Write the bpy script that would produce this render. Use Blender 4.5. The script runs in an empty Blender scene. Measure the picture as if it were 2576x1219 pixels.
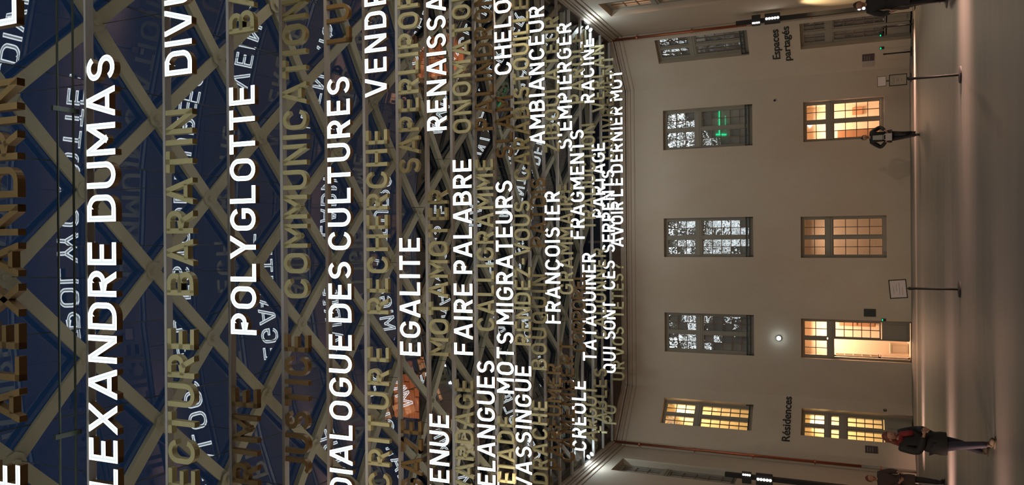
import bpy, math, random
from mathutils import Vector, Matrix
R = math.radians
sc = bpy.context.scene
COL = sc.collection
rnd = random.Random(7)

# ------------------------------------------------------------------ camera
TH, ROLL, FPX, CAMH = R(23.76), R(0.45), 1935.0, 2.05
Fv = Vector((0, math.cos(TH), math.sin(TH))); Uv0 = Vector((0, -math.sin(TH), math.cos(TH))); Rv0 = Vector((1, 0, 0))
Rv = Rv0 * math.cos(ROLL) - Uv0 * math.sin(ROLL); Uv = Uv0 * math.cos(ROLL) + Rv0 * math.sin(ROLL)
cam_d = bpy.data.cameras.new('camera'); cam = bpy.data.objects.new('camera', cam_d); COL.objects.link(cam)
cam_d.sensor_width = 36; cam_d.sensor_fit = 'HORIZONTAL'; cam_d.lens = FPX / 2576 * 36
cam_d.clip_start = 0.05; cam_d.clip_end = 500
X, Y, Z = -Uv, Rv, -Fv                       # the phone was held on its side: the picture's left is up
cam.matrix_world = Matrix(((X.x, Y.x, Z.x, 0), (X.y, Y.y, Z.y, 0), (X.z, Y.z, Z.z, CAMH), (0, 0, 0, 1)))
sc.camera = cam
# ------------------------------------------------------------------ world, exposure
sc.view_settings.view_transform = 'Standard'; sc.view_settings.look = 'None'
sc.view_settings.gamma = 1; sc.view_settings.use_curve_mapping = False; sc.view_settings.exposure = 0.15
w = bpy.data.worlds.new('night'); sc.world = w; w.use_nodes = True
nt = w.node_tree; bg = nt.nodes['Background']
tc = nt.nodes.new('ShaderNodeTexCoord'); sp = nt.nodes.new('ShaderNodeSeparateXYZ'); cr = nt.nodes.new('ShaderNodeValToRGB')
nt.links.new(tc.outputs['Generated'], sp.inputs[0]); nt.links.new(sp.outputs['Z'], cr.inputs[0]); nt.links.new(cr.outputs[0], bg.inputs[0])
cr.color_ramp.elements[0].position = 0.35; cr.color_ramp.elements[0].color = (0.008, 0.009, 0.014, 1)
cr.color_ramp.elements[1].position = 0.80; cr.color_ramp.elements[1].color = (0.0045, 0.0135, 0.036, 1)
bg.inputs[1].default_value = 1.0
sc.cycles.max_bounces = 5; sc.cycles.diffuse_bounces = 3; sc.cycles.glossy_bounces = 3; sc.cycles.transparent_max_bounces = 12
sc.cycles.caustics_reflective = False; sc.cycles.caustics_refractive = False
sc.cycles.sample_clamp_indirect = 3.0; sc.cycles.use_denoising = True

def light(kind, name, loc, target, energy, col, **kw):
    d = bpy.data.lights.new(name, kind); d.energy = energy; d.color = col
    for k, v in kw.items(): setattr(d, k, v)
    o = bpy.data.objects.new(name, d); COL.objects.link(o); o.location = loc
    if target is not None:
        o.rotation_euler = (Vector(target) - Vector(loc)).to_track_quat('-Z', 'Y').to_euler()
    return o
WARM = (1.0, 0.76, 0.52); COOL = (0.80, 0.93, 1.0); PINK = (1.0, 0.58, 0.46)
# spots carried by the two masts in view and two fill spots added behind the camera
for (x, y, z, t, e) in [(7.55, 29.0, 5.2, (0, 24, 0), 500), (-7.5, 26.6, 5.2, (1, 27, 0), 500),
                        (7.4, 5.0, 5.4, (-2, 30, 3.5), 900), (-7.4, 5.0, 5.4, (2, 30, 3.0), 900)]:
    light('SPOT', 'mast_or_fill_spot', (x, y, z), t, e, WARM, spot_size=R(110), spot_blend=1.0, shadow_soft_size=0.15)
# added up-lights without fixtures, clear of the cornice, that wash the roof from below
for yy in (2.0, 10.4, 18.7):
    for sx in (-1, 1):
        light('SPOT', 'roof_fill_uplight', (sx * 7.0, yy, 10.2), (sx * 2.0, yy + 1.5, 12.2), 190, (1.0, 0.90, 0.72), spot_size=R(125), spot_blend=1.0, shadow_soft_size=0.2)
for (x, y) in ((7.80, 27.1), (-7.75, 26.85)):
    light('POINT', 'cornice_lamp_light', (x, y, 10.74), None, 40, (0.72, 0.90, 1.0), shadow_soft_size=0.08)
# low openings in the side walls that send a flat beam across the floor
for (x, y, sz, e, reach) in [(8.15, 29.6, 0.6, 42, 2.8), (8.15, 17.2, 1.5, 78, 4.0), (-8.1, 27.3, 0.7, 26, 2.6), (-8.1, 19.9, 1.0, 40, 3.4), (-8.1, 13.4, 0.7, 26, 4.5)]:
    s = 1 if x > 0 else -1
    light('AREA', 'floor_beam', (x - s * 0.05, y, 0.45), (x - s * reach, y, 0.0), e, PINK, shape='RECTANGLE', size=sz, size_y=0.3, spread=R(24))
light('SPOT', 'wall_wash', (7.7, 28.6, 4.1), (8.3, 28.6, 1.7), 330, (1.0, 0.72, 0.40), spot_size=R(75), spot_blend=1.0, shadow_soft_size=0.08)
light('POINT', 'entrance_lamp_light', (-3.87, 31.95, 4.68), None, 1.6, (0.7, 0.92, 1.0), shadow_soft_size=0.06)
light('SPOT', 'chimney_flood', (-11.0, 33.0, 18.0), (-8.6, 38, 25.5), 2600, (1.0, 0.62, 0.36), spot_size=R(34), spot_blend=.5)
light('SPOT', 'chimney_flood', (7.0, 33.2, 18.0), (10.1, 37, 23.0), 1300, (1.0, 0.62, 0.36), spot_size=R(34), spot_blend=.5)

# ------------------------------------------------------------------ materials
def mat(name, col, rough=0.6, metal=0.0, emit=None, estr=0.0, noise=None, bump=None):
    m = bpy.data.materials.new(name); m.use_nodes = True; t = m.node_tree; b = t.nodes['Principled BSDF']
    b.inputs['Base Color'].default_value = (*col, 1); b.inputs['Roughness'].default_value = rough; b.inputs['Metallic'].default_value = metal
    if emit: b.inputs['Emission Color'].default_value = (*emit, 1); b.inputs['Emission Strength'].default_value = estr
    if noise or bump:
        c = t.nodes.new('ShaderNodeTexCoord')
    if noise:                                   # noise = (scale xyz, strength, second colour)
        mp = t.nodes.new('ShaderNodeMapping'); mp.inputs['Scale'].default_value = noise[0]; t.links.new(c.outputs['Object'], mp.inputs[0])
        n = t.nodes.new('ShaderNodeTexNoise'); n.inputs['Scale'].default_value = 1; n.inputs['Detail'].default_value = 6; n.inputs['Roughness'].default_value = 0.6
        t.links.new(mp.outputs[0], n.inputs['Vector'])
        rp = t.nodes.new('ShaderNodeValToRGB'); rp.color_ramp.elements[0].position = 0.5 - noise[1]; rp.color_ramp.elements[1].position = 0.5 + noise[1]
        rp.color_ramp.elements[0].color = (*col, 1); rp.color_ramp.elements[1].color = (*noise[2], 1)
        t.links.new(n.outputs['Fac'], rp.inputs[0]); t.links.new(rp.outputs[0], b.inputs['Base Color'])
    if bump:                                    # bump = (scale, strength)
        n2 = t.nodes.new('ShaderNodeTexNoise'); n2.inputs['Scale'].default_value = bump[0]; n2.inputs['Detail'].default_value = 4
        t.links.new(c.outputs['Object'], n2.inputs['Vector'])
        bp = t.nodes.new('ShaderNodeBump'); bp.inputs['Strength'].default_value = bump[1]; bp.inputs['Distance'].default_value = 0.01
        t.links.new(n2.outputs['Fac'], bp.inputs['Height']); t.links.new(bp.outputs[0], b.inputs['Normal'])
    return m
def emis(name, col, s):
    m = bpy.data.materials.new(name); m.use_nodes = True; t = m.node_tree; t.nodes.clear()
    e = t.nodes.new('ShaderNodeEmission'); e.inputs[0].default_value = (*col, 1); e.inputs[1].default_value = s
    o = t.nodes.new('ShaderNodeOutputMaterial'); t.links.new(e.outputs[0], o.inputs[0]); return m
def glass(name, refl, tint, bump=0.0, bscale=3.0, rough=0.02):
    m = bpy.data.materials.new(name); m.use_nodes = True; t = m.node_tree; t.nodes.clear()
    tr = t.nodes.new('ShaderNodeBsdfTransparent'); tr.inputs[0].default_value = (*tint, 1)
    g = t.nodes.new('ShaderNodeBsdfGlossy'); g.inputs['Roughness'].default_value = rough; g.inputs[0].default_value = (0.95, 0.97, 1, 1)
    lw0 = t.nodes.new('ShaderNodeLayerWeight'); lw0.inputs[0].default_value = 0.5
    lw = t.nodes.new('ShaderNodeMath'); lw.operation = 'POWER'; lw.inputs[1].default_value = 5.0; t.links.new(lw0.outputs['Facing'], lw.inputs[0])
    ma = t.nodes.new('ShaderNodeMapRange'); ma.inputs['To Min'].default_value = refl; ma.inputs['To Max'].default_value = 0.9
    t.links.new(lw.outputs[0], ma.inputs['Value'])
    mx = t.nodes.new('ShaderNodeMixShader'); t.links.new(ma.outputs[0], mx.inputs[0]); t.links.new(tr.outputs[0], mx.inputs[1]); t.links.new(g.outputs[0], mx.inputs[2])
    if bump:
        c = t.nodes.new('ShaderNodeTexCoord'); n = t.nodes.new('ShaderNodeTexNoise'); n.inputs['Scale'].default_value = bscale; n.inputs['Detail'].default_value = 1
        oi = t.nodes.new('ShaderNodeNewGeometry'); t.links.new(oi.outputs['Position'], n.inputs['Vector'])
        bp = t.nodes.new('ShaderNodeBump'); bp.inputs['Strength'].default_value = bump; bp.inputs['Distance'].default_value = 0.02
        t.links.new(n.outputs['Fac'], bp.inputs['Height']); t.links.new(bp.outputs[0], g.inputs['Normal'])
    o = t.nodes.new('ShaderNodeOutputMaterial'); t.links.new(mx.outputs[0], o.inputs[0]); return m

M = dict(
    wall=mat('plaster', (0.56, 0.49, 0.385), 0.9, noise=((0.35, 0.35, 0.22), 0.22, (0.49, 0.385, 0.295)), bump=(40, 0.15)),
    cornice=mat('cornice_stone', (0.50, 0.42, 0.33), 0.85, noise=((0.8, 0.8, 2), 0.3, (0.38, 0.28, 0.21))),
    floor=mat('polished_concrete', (0.178, 0.162, 0.14), 0.56, noise=((0.25, 2.2, 1), 0.2, (0.138, 0.128, 0.118)), bump=(8, 0.05)),
    band=mat('pale_streak_and_plaque', (0.40, 0.34, 0.30), 0.45, noise=((1, 3, 1), 0.3, (0.34, 0.28, 0.25))),  # floor strip carries the light streak in its colour; the pale plaque shares it
    steel=mat('olive_steel', (0.33, 0.295, 0.20), 0.5, noise=((1.5, 1.5, 1.5), 0.3, (0.25, 0.22, 0.15))),
    rail=mat('grey_rail', (0.42, 0.38, 0.35), 0.45),
    cable=mat('dark_cable', (0.05, 0.05, 0.04), 0.5),
    rod=mat('green_rod', (0.045, 0.055, 0.035), 0.4),
    lit=emis('lit_face', (0.90, 0.985, 1.0), 4.2), litc=emis('lit_core', (0.88, 0.96, 0.96), 0.84),
    side=mat('bronze_return', (0.26, 0.15, 0.06), 0.45, 0.3),
    gold=mat('gold_face', (0.50, 0.42, 0.21), 0.5, 0.1, noise=((3, 3, 3), 0.3, (0.42, 0.36, 0.18))),
    brown=mat('brown_face', (0.30, 0.19, 0.075), 0.45, 0.2),
    copper=mat('copper', (0.50, 0.17, 0.085), 0.42, 0.75, noise=((4, 4, 1.2), 0.3, (0.30, 0.085, 0.05))),
    paintpipe=mat('painted_pipe', (0.30, 0.265, 0.21), 0.7),
    wood=mat('taupe_wood', (0.27, 0.24, 0.19), 0.6),
    reveal=mat('window_bar', (0.20, 0.135, 0.09), 0.6),
    iron=mat('black_iron', (0.015, 0.02, 0.018), 0.5),
    black=mat('black_metal', (0.015, 0.014, 0.014), 0.75),
    dark=mat('dark_room', (0.10, 0.095, 0.09), 0.9),
    room=mat('cream_room', (0.72, 0.62, 0.48), 0.9),
    shelf=mat('room_timber', (0.42, 0.24, 0.13), 0.7),
    reflection_sheet=mat('grey_reflection_sheet', (0.55, 0.53, 0.51), 0.9),  # tone of the sheet that stands in for pane reflections
    white=mat('white_paper', (0.62, 0.55, 0.54), 0.7),
    print=mat('print_ink', (0.17, 0.14, 0.13), 0.8),
    slate=mat('roof_slate', (0.045, 0.045, 0.055), 0.6, noise=((1, 1, 1), 0.3, (0.03, 0.03, 0.035))),
    brick=mat('orange_brick', (0.62, 0.25, 0.13), 0.8, noise=((2, 2, 2), 0.3, (0.5, 0.19, 0.10))),
    mortar=mat('dark_mortar', (0.10, 0.07, 0.055), 0.9),
    eave=mat('brown_zinc', (0.085, 0.058, 0.038), 0.6),
    lens=emis('lamp_lens', (1.0, 0.96, 0.92), 9.0), coollens=emis('cool_lens', (0.75, 0.92, 1.0), 9.0),
    green=emis('green_led', (0.0, 1.0, 0.28), 2.2), greentube=emis('green_tube', (0.02, 0.9, 0.35), 1.3),
    roofglass=glass('roof_glass', 0.16, (0.86, 0.88, 0.90), 0.012, 0.9), winglass=glass('window_glass', 0.33, (0.86, 0.88, 0.88), 0.12, 6.0),
    clear=glass('clear_glass', 0.06, (0.95, 0.95, 0.94)),
    skin=mat('skin', (0.36, 0.19, 0.13), 0.6), hair=mat('dark_hair', (0.018, 0.012, 0.01), 0.6),
    redhair=mat('auburn_hair', (0.13, 0.03, 0.017), 0.55), redscarf=mat('red_scarf', (0.19, 0.014, 0.018), 0.8),
    coat=mat('black_coat', (0.012, 0.012, 0.014), 0.75), greencoat=mat('dark_green_coat', (0.018, 0.022, 0.014), 0.8), jeans=mat('dark_jeans', (0.022, 0.022, 0.045), 0.8),
    brownjacket=mat('dark_brown_coat', (0.045, 0.025, 0.022), 0.8), boots=mat('yellowish_boots', (0.04, 0.032, 0.012), 0.8), sneaker=mat('pale_trainers', (0.42, 0.42, 0.38), 0.7),
)
M['plaque'] = mat('purple_plaque', (0.055, 0.035, 0.045), 0.35)

# ------------------------------------------------------------------ mesh helpers
class MB:
    def __init__(s): s.v = []; s.f = []; s.m = []
    def add(s, vs, fs, mi=0):
        n = len(s.v); s.v += [tuple(v) for v in vs]; s.f += [tuple(i + n for i in f) for f in fs]; s.m += [mi] * len(fs)
    def hexa(s, p, mi=0):           # p: 8 points, bottom ring then top ring
        s.add(p, [(3, 2, 1, 0), (4, 5, 6, 7), (0, 1, 5, 4), (1, 2, 6, 5), (2, 3, 7, 6), (3, 0, 4, 7)], mi)
    def box(s, x0, x1, y0, y1, z0, z1, mi=0):
        s.hexa([(x0, y0, z0), (x1, y0, z0), (x1, y1, z0), (x0, y1, z0), (x0, y0, z1), (x1, y0, z1), (x1, y1, z1), (x0, y1, z1)], mi)
    def tube(s, p0, p1, r0, r1=None, n=10, mi=0):
        r1 = r0 if r1 is None else r1; p0, p1 = Vector(p0), Vector(p1); d = (p1 - p0).normalized()
        a = d.cross(Vector((0, 0, 1)) if abs(d.z) < .9 else Vector((1, 0, 0))).normalized(); b = d.cross(a)
        c = [(math.cos(2 * math.pi * i / n), math.sin(2 * math.pi * i / n)) for i in range(n)]
        vs = [p0 + (a * x + b * y) * r0 for x, y in c] + [p1 + (a * x + b * y) * r1 for x, y in c]
        fs = [(i, (i + 1) % n, n + (i + 1) % n, n + i) for i in range(n)] + [tuple(range(n - 1, -1, -1)), tuple(range(n, 2 * n))]
        s.add(vs, fs, mi)
    def lathe(s, prof, n=20, mi=0, c=(0, 0)):     # prof: (r, z) from bottom up
        vs = []; fs = []
        for r, z in prof:
            for i in range(n): vs.append((c[0] + r * math.cos(2 * math.pi * i / n), c[1] + r * math.sin(2 * math.pi * i / n), z))
        for k in range(len(prof) - 1):
            for i in range(n): fs.append((k * n + i, k * n + (i + 1) % n, (k + 1) * n + (i + 1) % n, (k + 1) * n + i))
        fs.append(tuple(range(n - 1, -1, -1))); q = (len(prof) - 1) * n; fs.append(tuple(range(q, q + n))); s.add(vs, fs, mi)
    def ball(s, c, r, n=14, k=8, mi=0, fn=None):
        vs = []; fs = []
        for j in range(k + 1):
            t = math.pi * j / k
            for i in range(n):
                p = Vector((math.sin(t) * math.cos(2 * math.pi * i / n), math.sin(t) * math.sin(2 * math.pi * i / n), math.cos(t)))
                if fn: p = fn(p)
                vs.append((c[0] + p.x * r[0], c[1] + p.y * r[1], c[2] + p.z * r[2]))
        for j in range(k):
            for i in range(n): fs.append((j * n + i, (j + 1) * n + i, (j + 1) * n + (i + 1) % n, j * n + (i + 1) % n))
        s.add(vs, fs, mi)
    def mesh(s, name, mats):
        me = bpy.data.meshes.new(name); me.from_pydata(s.v, [], s.f)
        for m in (mats if isinstance(mats, (list, tuple)) else [mats]): me.materials.append(m)
        if len(me.materials) > 1: me.polygons.foreach_set('material_index', s.m)
        me.update(); return me
def link(name, me, parent=None, loc=(0, 0, 0), rot=(0, 0, 0), scale=(1, 1, 1)):
    o = bpy.data.objects.new(name, me); COL.objects.link(o)
    o.location = loc; o.rotation_euler = rot; o.scale = scale
    if parent is not None: o.parent = parent
    return o
def build(name, mb, m, parent=None, **k): return link(name, mb.mesh(name, m), parent, **k)
def tag(o, label=None, cat=None, group=None, kind=None):
    if label: o['label'] = label
    if cat: o['category'] = cat
    if group: o['group'] = group
    if kind: o['kind'] = kind
    return o
def thing(name, label, cat, loc=(0, 0, 0), rz=0, group=None):
    return tag(link(name, None, None, loc, (0, 0, rz)), label, cat, group)
def struct(name, mb, m): return tag(build(name, mb, m), kind='structure')
def smooth(o):
    o.data.polygons.foreach_set('use_smooth', [True] * len(o.data.polygons)); return o

# ------------------------------------------------------------------ the court
WT = 11.05                                       # top of the walls
class Plane:
    def __init__(s, o, d, n, length): s.o, s.d, s.n, s.len = Vector((*o, 0)), Vector((*d, 0)).normalized(), Vector((*n, 0)).normalized(), length
    def p(s, a, z, out=0.0): v = s.o + s.d * a + s.n * out; return (v.x, v.y, z)
    def rz(s): return math.atan2(s.n.x, -s.n.y)       # turns -Y towards the court
cb = Vector((-2.10, -1.90)); cl = cb.length
PL = dict(back=Plane((-6.15, 32.2), (1, 0), (0, -1), 12.60),
          back_right=Plane((6.45, 32.2), (1, -1), (-1, -1), 2.616),
          back_left=Plane((-6.15, 32.2), cb, (-cb.y * -1, -2.10), cl),
          right=Plane((8.3, 30.35), (0, -1), (-1, 0), 36.35), left=Plane((-8.25, 30.3), (0, -1), (1, 0), 36.3),
          front=Plane((-8.25, -6), (1, 0), (0, 1), 16.55))
PL['back_left'].n = Vector((1.90, -2.10, 0)).normalized()
BX = 6.15                                        # back wall: s = x + 6.15
OPEN = dict(back=[('w', 3.83 + BX, 5.49 + BX, 5.63, 9.24), ('w', -0.66 + BX, 0.96 + BX, 5.63, 9.24), ('w', -4.63 + BX, -2.99 + BX, 5.63, 9.24),
                  ('l', 3.84 + BX, 5.41 + BX, 0.86, 3.72), ('l', -0.69 + BX, 0.92 + BX, 0.80, 3.84), ('d', -4.62 + BX, -3.07 + BX, 0.0, 3.86)],
            back_right=[('w', 1.17, 2.27, 5.63, 9.20), ('d', 1.17, 2.27, 0.0, 3.74)],
            back_left=[('w', 0.47, 1.66, 5.63, 9.20), ('d', 0.47, 1.66, 0.0, 3.84)],
            right=[('w', 2.85, 4.5, 5.72, 10.07)], left=[('w', 1.75, 3.4, 5.72, 10.05)], front=[])
REV = 0.28
for nm, P in PL.items():
    mb = MB(); ops = OPEN[nm]
    ss = sorted({0.0, P.len, *[o[1] for o in ops], *[o[2] for o in ops]}); zs = sorted({0.0, WT, *[o[3] for o in ops], *[o[4] for o in ops]})
    for i in range(len(ss) - 1):
        for j in range(len(zs) - 1):
            sm, zm = (ss[i] + ss[i + 1]) / 2, (zs[j] + zs[j + 1]) / 2
            if any(o[1] < sm < o[2] and o[3] < zm < o[4] for o in ops): continue
            mb.add([P.p(ss[i], zs[j]), P.p(ss[i + 1], zs[j]), P.p(ss[i + 1], zs[j + 1]), P.p(ss[i], zs[j + 1])], [(0, 1, 2, 3)])
    for (k, a, b, z0, z1) in ops:                # reveals
        c = [(a, z0), (b, z0), (b, z1), (a, z1)]
        for i in range(4):
            (s0, t0), (s1, t1) = c[i], c[(i + 1) % 4]
            mb.add([P.p(s0, t0), P.p(s1, t1), P.p(s1, t1, -REV - .1), P.p(s0, t0, -REV - .1)], [(0, 1, 2, 3)])
    mb.add([P.p(0, WT), P.p(P.len, WT), P.p(P.len, WT, -0.5), P.p(0, WT, -0.5)], [(0, 1, 2, 3)])
    struct('wall_' + nm, mb, M['wall'])
    # cornice: three steps, following each wall
    mb = MB()
    e = 0.0
    for (z0, z1, d) in ((10.46, 10.50, 0.03), (10.62, 10.74, 0.07), (10.74, 10.80, 0.12), (10.83, 10.90, 0.17), (10.90, 11.05, 0.22)):
        mb.hexa([P.p(-e, z0), P.p(P.len + e, z0), P.p(P.len + e, z0, d), P.p(-e, z0, d), P.p(-e, z1), P.p(P.len + e, z1), P.p(P.len + e, z1, d), P.p(-e, z1, d)])
    struct('trim_%d' % (list(PL).index(nm) + 1), mb, M['cornice'])
    mb = MB(); z0, z1, d = 11.05, 11.42, 0.46
    mb.hexa([P.p(0, z0), P.p(P.len, z0), P.p(P.len, z0, .26), P.p(0, z0, .26), P.p(0, z1), P.p(P.len, z1), P.p(P.len, z1, d), P.p(0, z1, d)])
    struct('trim_%d' % (list(PL).index(nm) + 11), mb, M['eave'])
mb = MB(); mb.add([(-8.6, -6.4, 0), (8.6, -6.4, 0), (8.6, 32.6, 0), (-8.6, 32.6, 0)], [(0, 1, 2, 3)])
struct('floor', mb, M['floor'])
mb = MB()                                         # light streak before the back wall painted as a flush pale strip, and thresholds
mb.box(-8.2, 8.25, 29.25, 29.95, -0.02, 0.006)
struct('trim_21', mb, M['band'])

# ------------------------------------------------------------------ windows and doors
def bar(mb, P, a0, a1, z0, z1, o0, o1, mi=0):
    mb.hexa([P.p(a0, z0, o0), P.p(a1, z0, o0), P.p(a1, z0, o1), P.p(a0, z0, o1), P.p(a0, z1, o0), P.p(a1, z1, o0), P.p(a1, z1, o1), P.p(a0, z1, o1)], mi)
def room(P, a, b, z0, z1, m, parent, depth=2.4, ext=0.6):
    mb = MB(); o0, o1 = -REV - .12, -depth; A, B, Z0, Z1 = a - ext * .2, b + ext * .2, z0 - (0 if z0 == 0 else .3), z1 + .2
    q = lambda s, z, o: P.p(s, z, o)
    mb.add([q(A, Z0, o1), q(B, Z0, o1), q(B, Z1, o1), q(A, Z1, o1)], [(0, 1, 2, 3)])
    mb.add([q(A, Z0, o0), q(B, Z0, o0), q(B, Z0, o1), q(A, Z0, o1)], [(0, 1, 2, 3)])
    mb.add([q(A, Z1, o0), q(B, Z1, o0), q(B, Z1, o1), q(A, Z1, o1)], [(0, 1, 2, 3)])
    mb.add([q(A, Z0, o0), q(A, Z1, o0), q(A, Z1, o1), q(A, Z0, o1)], [(0, 1, 2, 3)])
    mb.add([q(B, Z0, o0), q(B, Z1, o0), q(B, Z1, o1), q(B, Z0, o1)], [(0, 1, 2, 3)])
    return build('room_interior', mb, m, parent)
wcount = 0; dcount = 0
def opening(P, op, top, bands, gl, roomm, energy=0, lcol=None, rail=0, leaf_open=False, panel=0.0):
    """top: rows of panes over the transom; bands: list of (z0, z1, rows) below it (fractions worked out by the caller)"""
    global wcount, dcount
    k, a, b, z0, z1 = op
    if k == 'd': dcount += 1; root = tag(link('door_%d' % dcount, None), kind='structure')
    else: wcount += 1; root = tag(link('window_%d' % wcount, None), kind='structure')
    o1, o0 = -REV + .03, -REV - .05; mid = (a + b) / 2; fw = 0.075; st = 0.085
    fr = MB()
    bar(fr, P, a, a + fw, z0, z1, o0, o1); bar(fr, P, b - fw, b, z0, z1, o0, o1); bar(fr, P, a + fw, b - fw, z1 - fw, z1, o0, o1)
    if k != 'd': bar(fr, P, a + fw, b - fw, z0, z0 + fw + .03, o0, o1 + .03)
    build('frame', fr, M['wood'], root)
    sections = []
    for (t0, t1, rows) in [top] + bands: sections.append((t0, t1, rows))
    ordered = sorted(sections, key=lambda q: -q[0])
    for i in range(len(ordered) - 1):             # transoms between the sections
        tb = MB(); bar(tb, P, a + fw, b - fw, ordered[i + 1][1], ordered[i][0], o0, o1 + .035)
        g = (ordered[i][0] - ordered[i + 1][1])
        bar(tb, P, a + fw, b - fw, ordered[i + 1][1] + g * .35, ordered[i + 1][1] + g * .62, o1 + .035, o1 + .055)
        build('transom', tb, M['wood'], root)
    pane_cache = {}
    for si, (t0, t1, rows) in enumerate(ordered):
        for side in (0, 1):
            if leaf_open and si > 0 and side == 0: continue
            c0, c1 = (a + fw, mid - st / 2) if side == 0 else (mid + st / 2, b - fw)
            cf = MB()                             # casement: stiles, rails and glazing bars
            s = 0.05
            bar(cf, P, c0, c0 + s, t0, t1, o0, o1 - .005); bar(cf, P, c1 - s, c1, t0, t1, o0, o1 - .005)
            bar(cf, P, c0 + s, c1 - s, t0, t0 + s, o0, o1 - .005); bar(cf, P, c0 + s, c1 - s, t1 - s, t1, o0, o1 - .005)
            x0, x1 = c0 + s, c1 - s; xm = (x0 + x1) / 2; zb = (t1 - t0 - 2 * s) / rows; g = .014
            if abs(P.d.x) < .9: pass
            bar(cf, P, xm - g, xm + g, t0 + s, t1 - s, o0 + .02, o1 - .02, 1)
            for r in range(1, rows): bar(cf, P, x0, x1, t0 + s + r * zb - g, t0 + s + r * zb + g, o0 + .02, o1 - .02, 1)
            ce = build('casement', cf, [M['wood'], M['reveal']], root)
            for r in range(rows):
                for h in (0, 1):
                    pw, ph = (x1 - x0) / 2 - g, zb - 2 * g
                    key = (round(pw, 3), round(ph, 3))
                    if key not in pane_cache:
                        pm = MB(); pm.add([(-pw / 2, 0, -ph / 2), (pw / 2, 0, -ph / 2), (pw / 2, 0, ph / 2), (-pw / 2, 0, ph / 2)], [(0, 1, 2, 3)])
                        pane_cache[key] = pm.mesh('pane', gl)
                    cx = (x0 + xm) / 2 if h == 0 else (xm + x1) / 2
                    link('pane', pane_cache[key], ce, P.p(cx, t0 + s + (r + .5) * zb, (o0 + o1) / 2), (R(rnd.gauss(0, .7)), 0, P.rz() + R(rnd.gauss(0, .7))))
    mu = MB(); lo = ordered[-1][0]
    bar(mu, P, mid - st / 2, mid + st / 2, (z0 if not leaf_open else ordered[0][0]) + (0.05), z1 - fw, o0, o1 + .02)
    if leaf_open: bar(mu, P, mid, mid + st / 2, 0.05, ordered[0][0], o0, o1 + .02)
    build('mullion', mu, M['wood'], root)
    if panel:
        for side in ((1,) if leaf_open else (0, 1)):
            c0, c1 = (a + fw, mid - st / 2) if side == 0 else (mid + st / 2, b - fw)
            pb = MB(); bar(pb, P, c0, c1, 0.03, panel, o0, o1 - .01); bar(pb, P, c0 + .09, c1 - .09, .14, panel - .10, o1 - .01, o1 + .008)
            build('door_panel', pb, M['wood'], root)
    if rail:
        rb = MB()
        for q in range(rail): bar(rb, P, a, b, z0 + .13 + .13 * q, z0 + .175 + .13 * q, -.12, -.09)
        bar(rb, P, a + .01, a + .04, z0 + .0, z0 + .3, -.12, -.09); bar(rb, P, b - .04, b - .01, z0, z0 + .3, -.12, -.09)
        build('guard_rail', rb, M['iron'], root)
    room(P, a, b, z0, z1, roomm, root)
    if roomm is M['dark']:
        bl = MB(); bar(bl, P, a + .05, b - .05, z0 + (.1 if z0 else .9), z1 - .05, o0 - .09, o0 - .08); build('reflection_sheet', bl, M['reflection_sheet'], root)  # added grey sheet standing in for reflections in the unlit panes
    if energy:
        c = P.p(mid, z1 - .25, -1.3)
        light('AREA', 'room_light', c, (c[0], c[1], 0), energy, lcol, shape='SQUARE', size=1.0)
    return root
B = PL['back']
def up(op): h = op[4] - op[3]; z0 = op[3]; return (z0 + h * .635, z0 + h - .075, 3), [(z0 + .11, z0 + h * .575, 5)]
def lowr(op): h = op[4] - op[3]; z0 = op[3]; return (z0 + h * .70, z0 + h - .075, 2), [(z0 + .11, z0 + h * .625, 4)]
YEL = (1.0, 0.74, 0.36); PEA = (1.0, 0.61, 0.41)
O = OPEN['back']
for i in (0, 1, 2):
    t, bb = up(O[i]); r_ = opening(B, O[i], t, bb, M['winglass'], M['dark'], rail=2)
    if i == 0:                                    # a green tube and its arm glow inside this room
        g = MB(); g.tube((4.42, 32.565, 6.98), (4.60, 32.565, 6.98), .025); g.tube((4.72, 32.565, 6.98), (5.36, 32.565, 6.98), .022)
        g.tube((4.40, 32.565, 7.12), (4.37, 32.565, 6.70), .035); g.tube((4.55, 32.565, 6.74), (5.15, 32.565, 6.74), .008); build('green_tube', g, M['greentube'], r_)
t, bb = lowr(O[3]); w4 = opening(B, O[3], t, bb, M['clear'], M['room'], 130, PEA)
t, bb = lowr(O[4]); w5 = opening(B, O[4], t, bb, M['winglass'], M['room'], 34, PEA)
d1 = opening(B, O[5], (2.88, 3.78, 2), [(1.02, 2.66, 5)], M['clear'], M['room'], 150, PEA, leaf_open=True, panel=0.98)
# the left leaf stands open inwards, seen almost edge on
lf = MB(); lx = -4.53 + .0
for zz in (0.0, 1.0, 2.58): lf.box(lx, lx + .045, 32.55, 33.2, zz + .03, zz + .10)
lf.box(lx, lx + .045, 32.55, 32.63, .03, 2.66); lf.box(lx, lx + .045, 33.12, 33.2, .03, 2.66); lf.box(lx + .01, lx + .035, 32.6, 33.15, .05, 1.0)
for zz in (1.35, 1.66, 1.97, 2.28): lf.box(lx + .01, lx + .035, 32.6, 33.15, zz, zz + .03)
lf.box(lx + .01, lx + .035, 32.86, 32.89, 1.0, 2.6)
build('open_leaf', lf, M['room'], d1)
hb = MB(); hb.tube((lx + .05, 32.62, 1.1), (lx + .11, 32.62, 1.1), .012); hb.tube((lx + .11, 32.62, 1.1), (lx + .11, 32.74, 1.1), .012); build('door_handle', hb, M['black'], d1)
P = PL['back_left']; t, bb = up(OPEN['back_left'][0]); opening(P, OPEN['back_left'][0], t, bb, M['clear'], M['room'], 95, YEL, rail=1)
opening(P, OPEN['back_left'][1], (2.98, 3.76, 2), [(2.46, 2.82, 1), (0.98, 2.24, 4)], M['clear'], M['room'], 110, YEL, panel=0.94)
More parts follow.
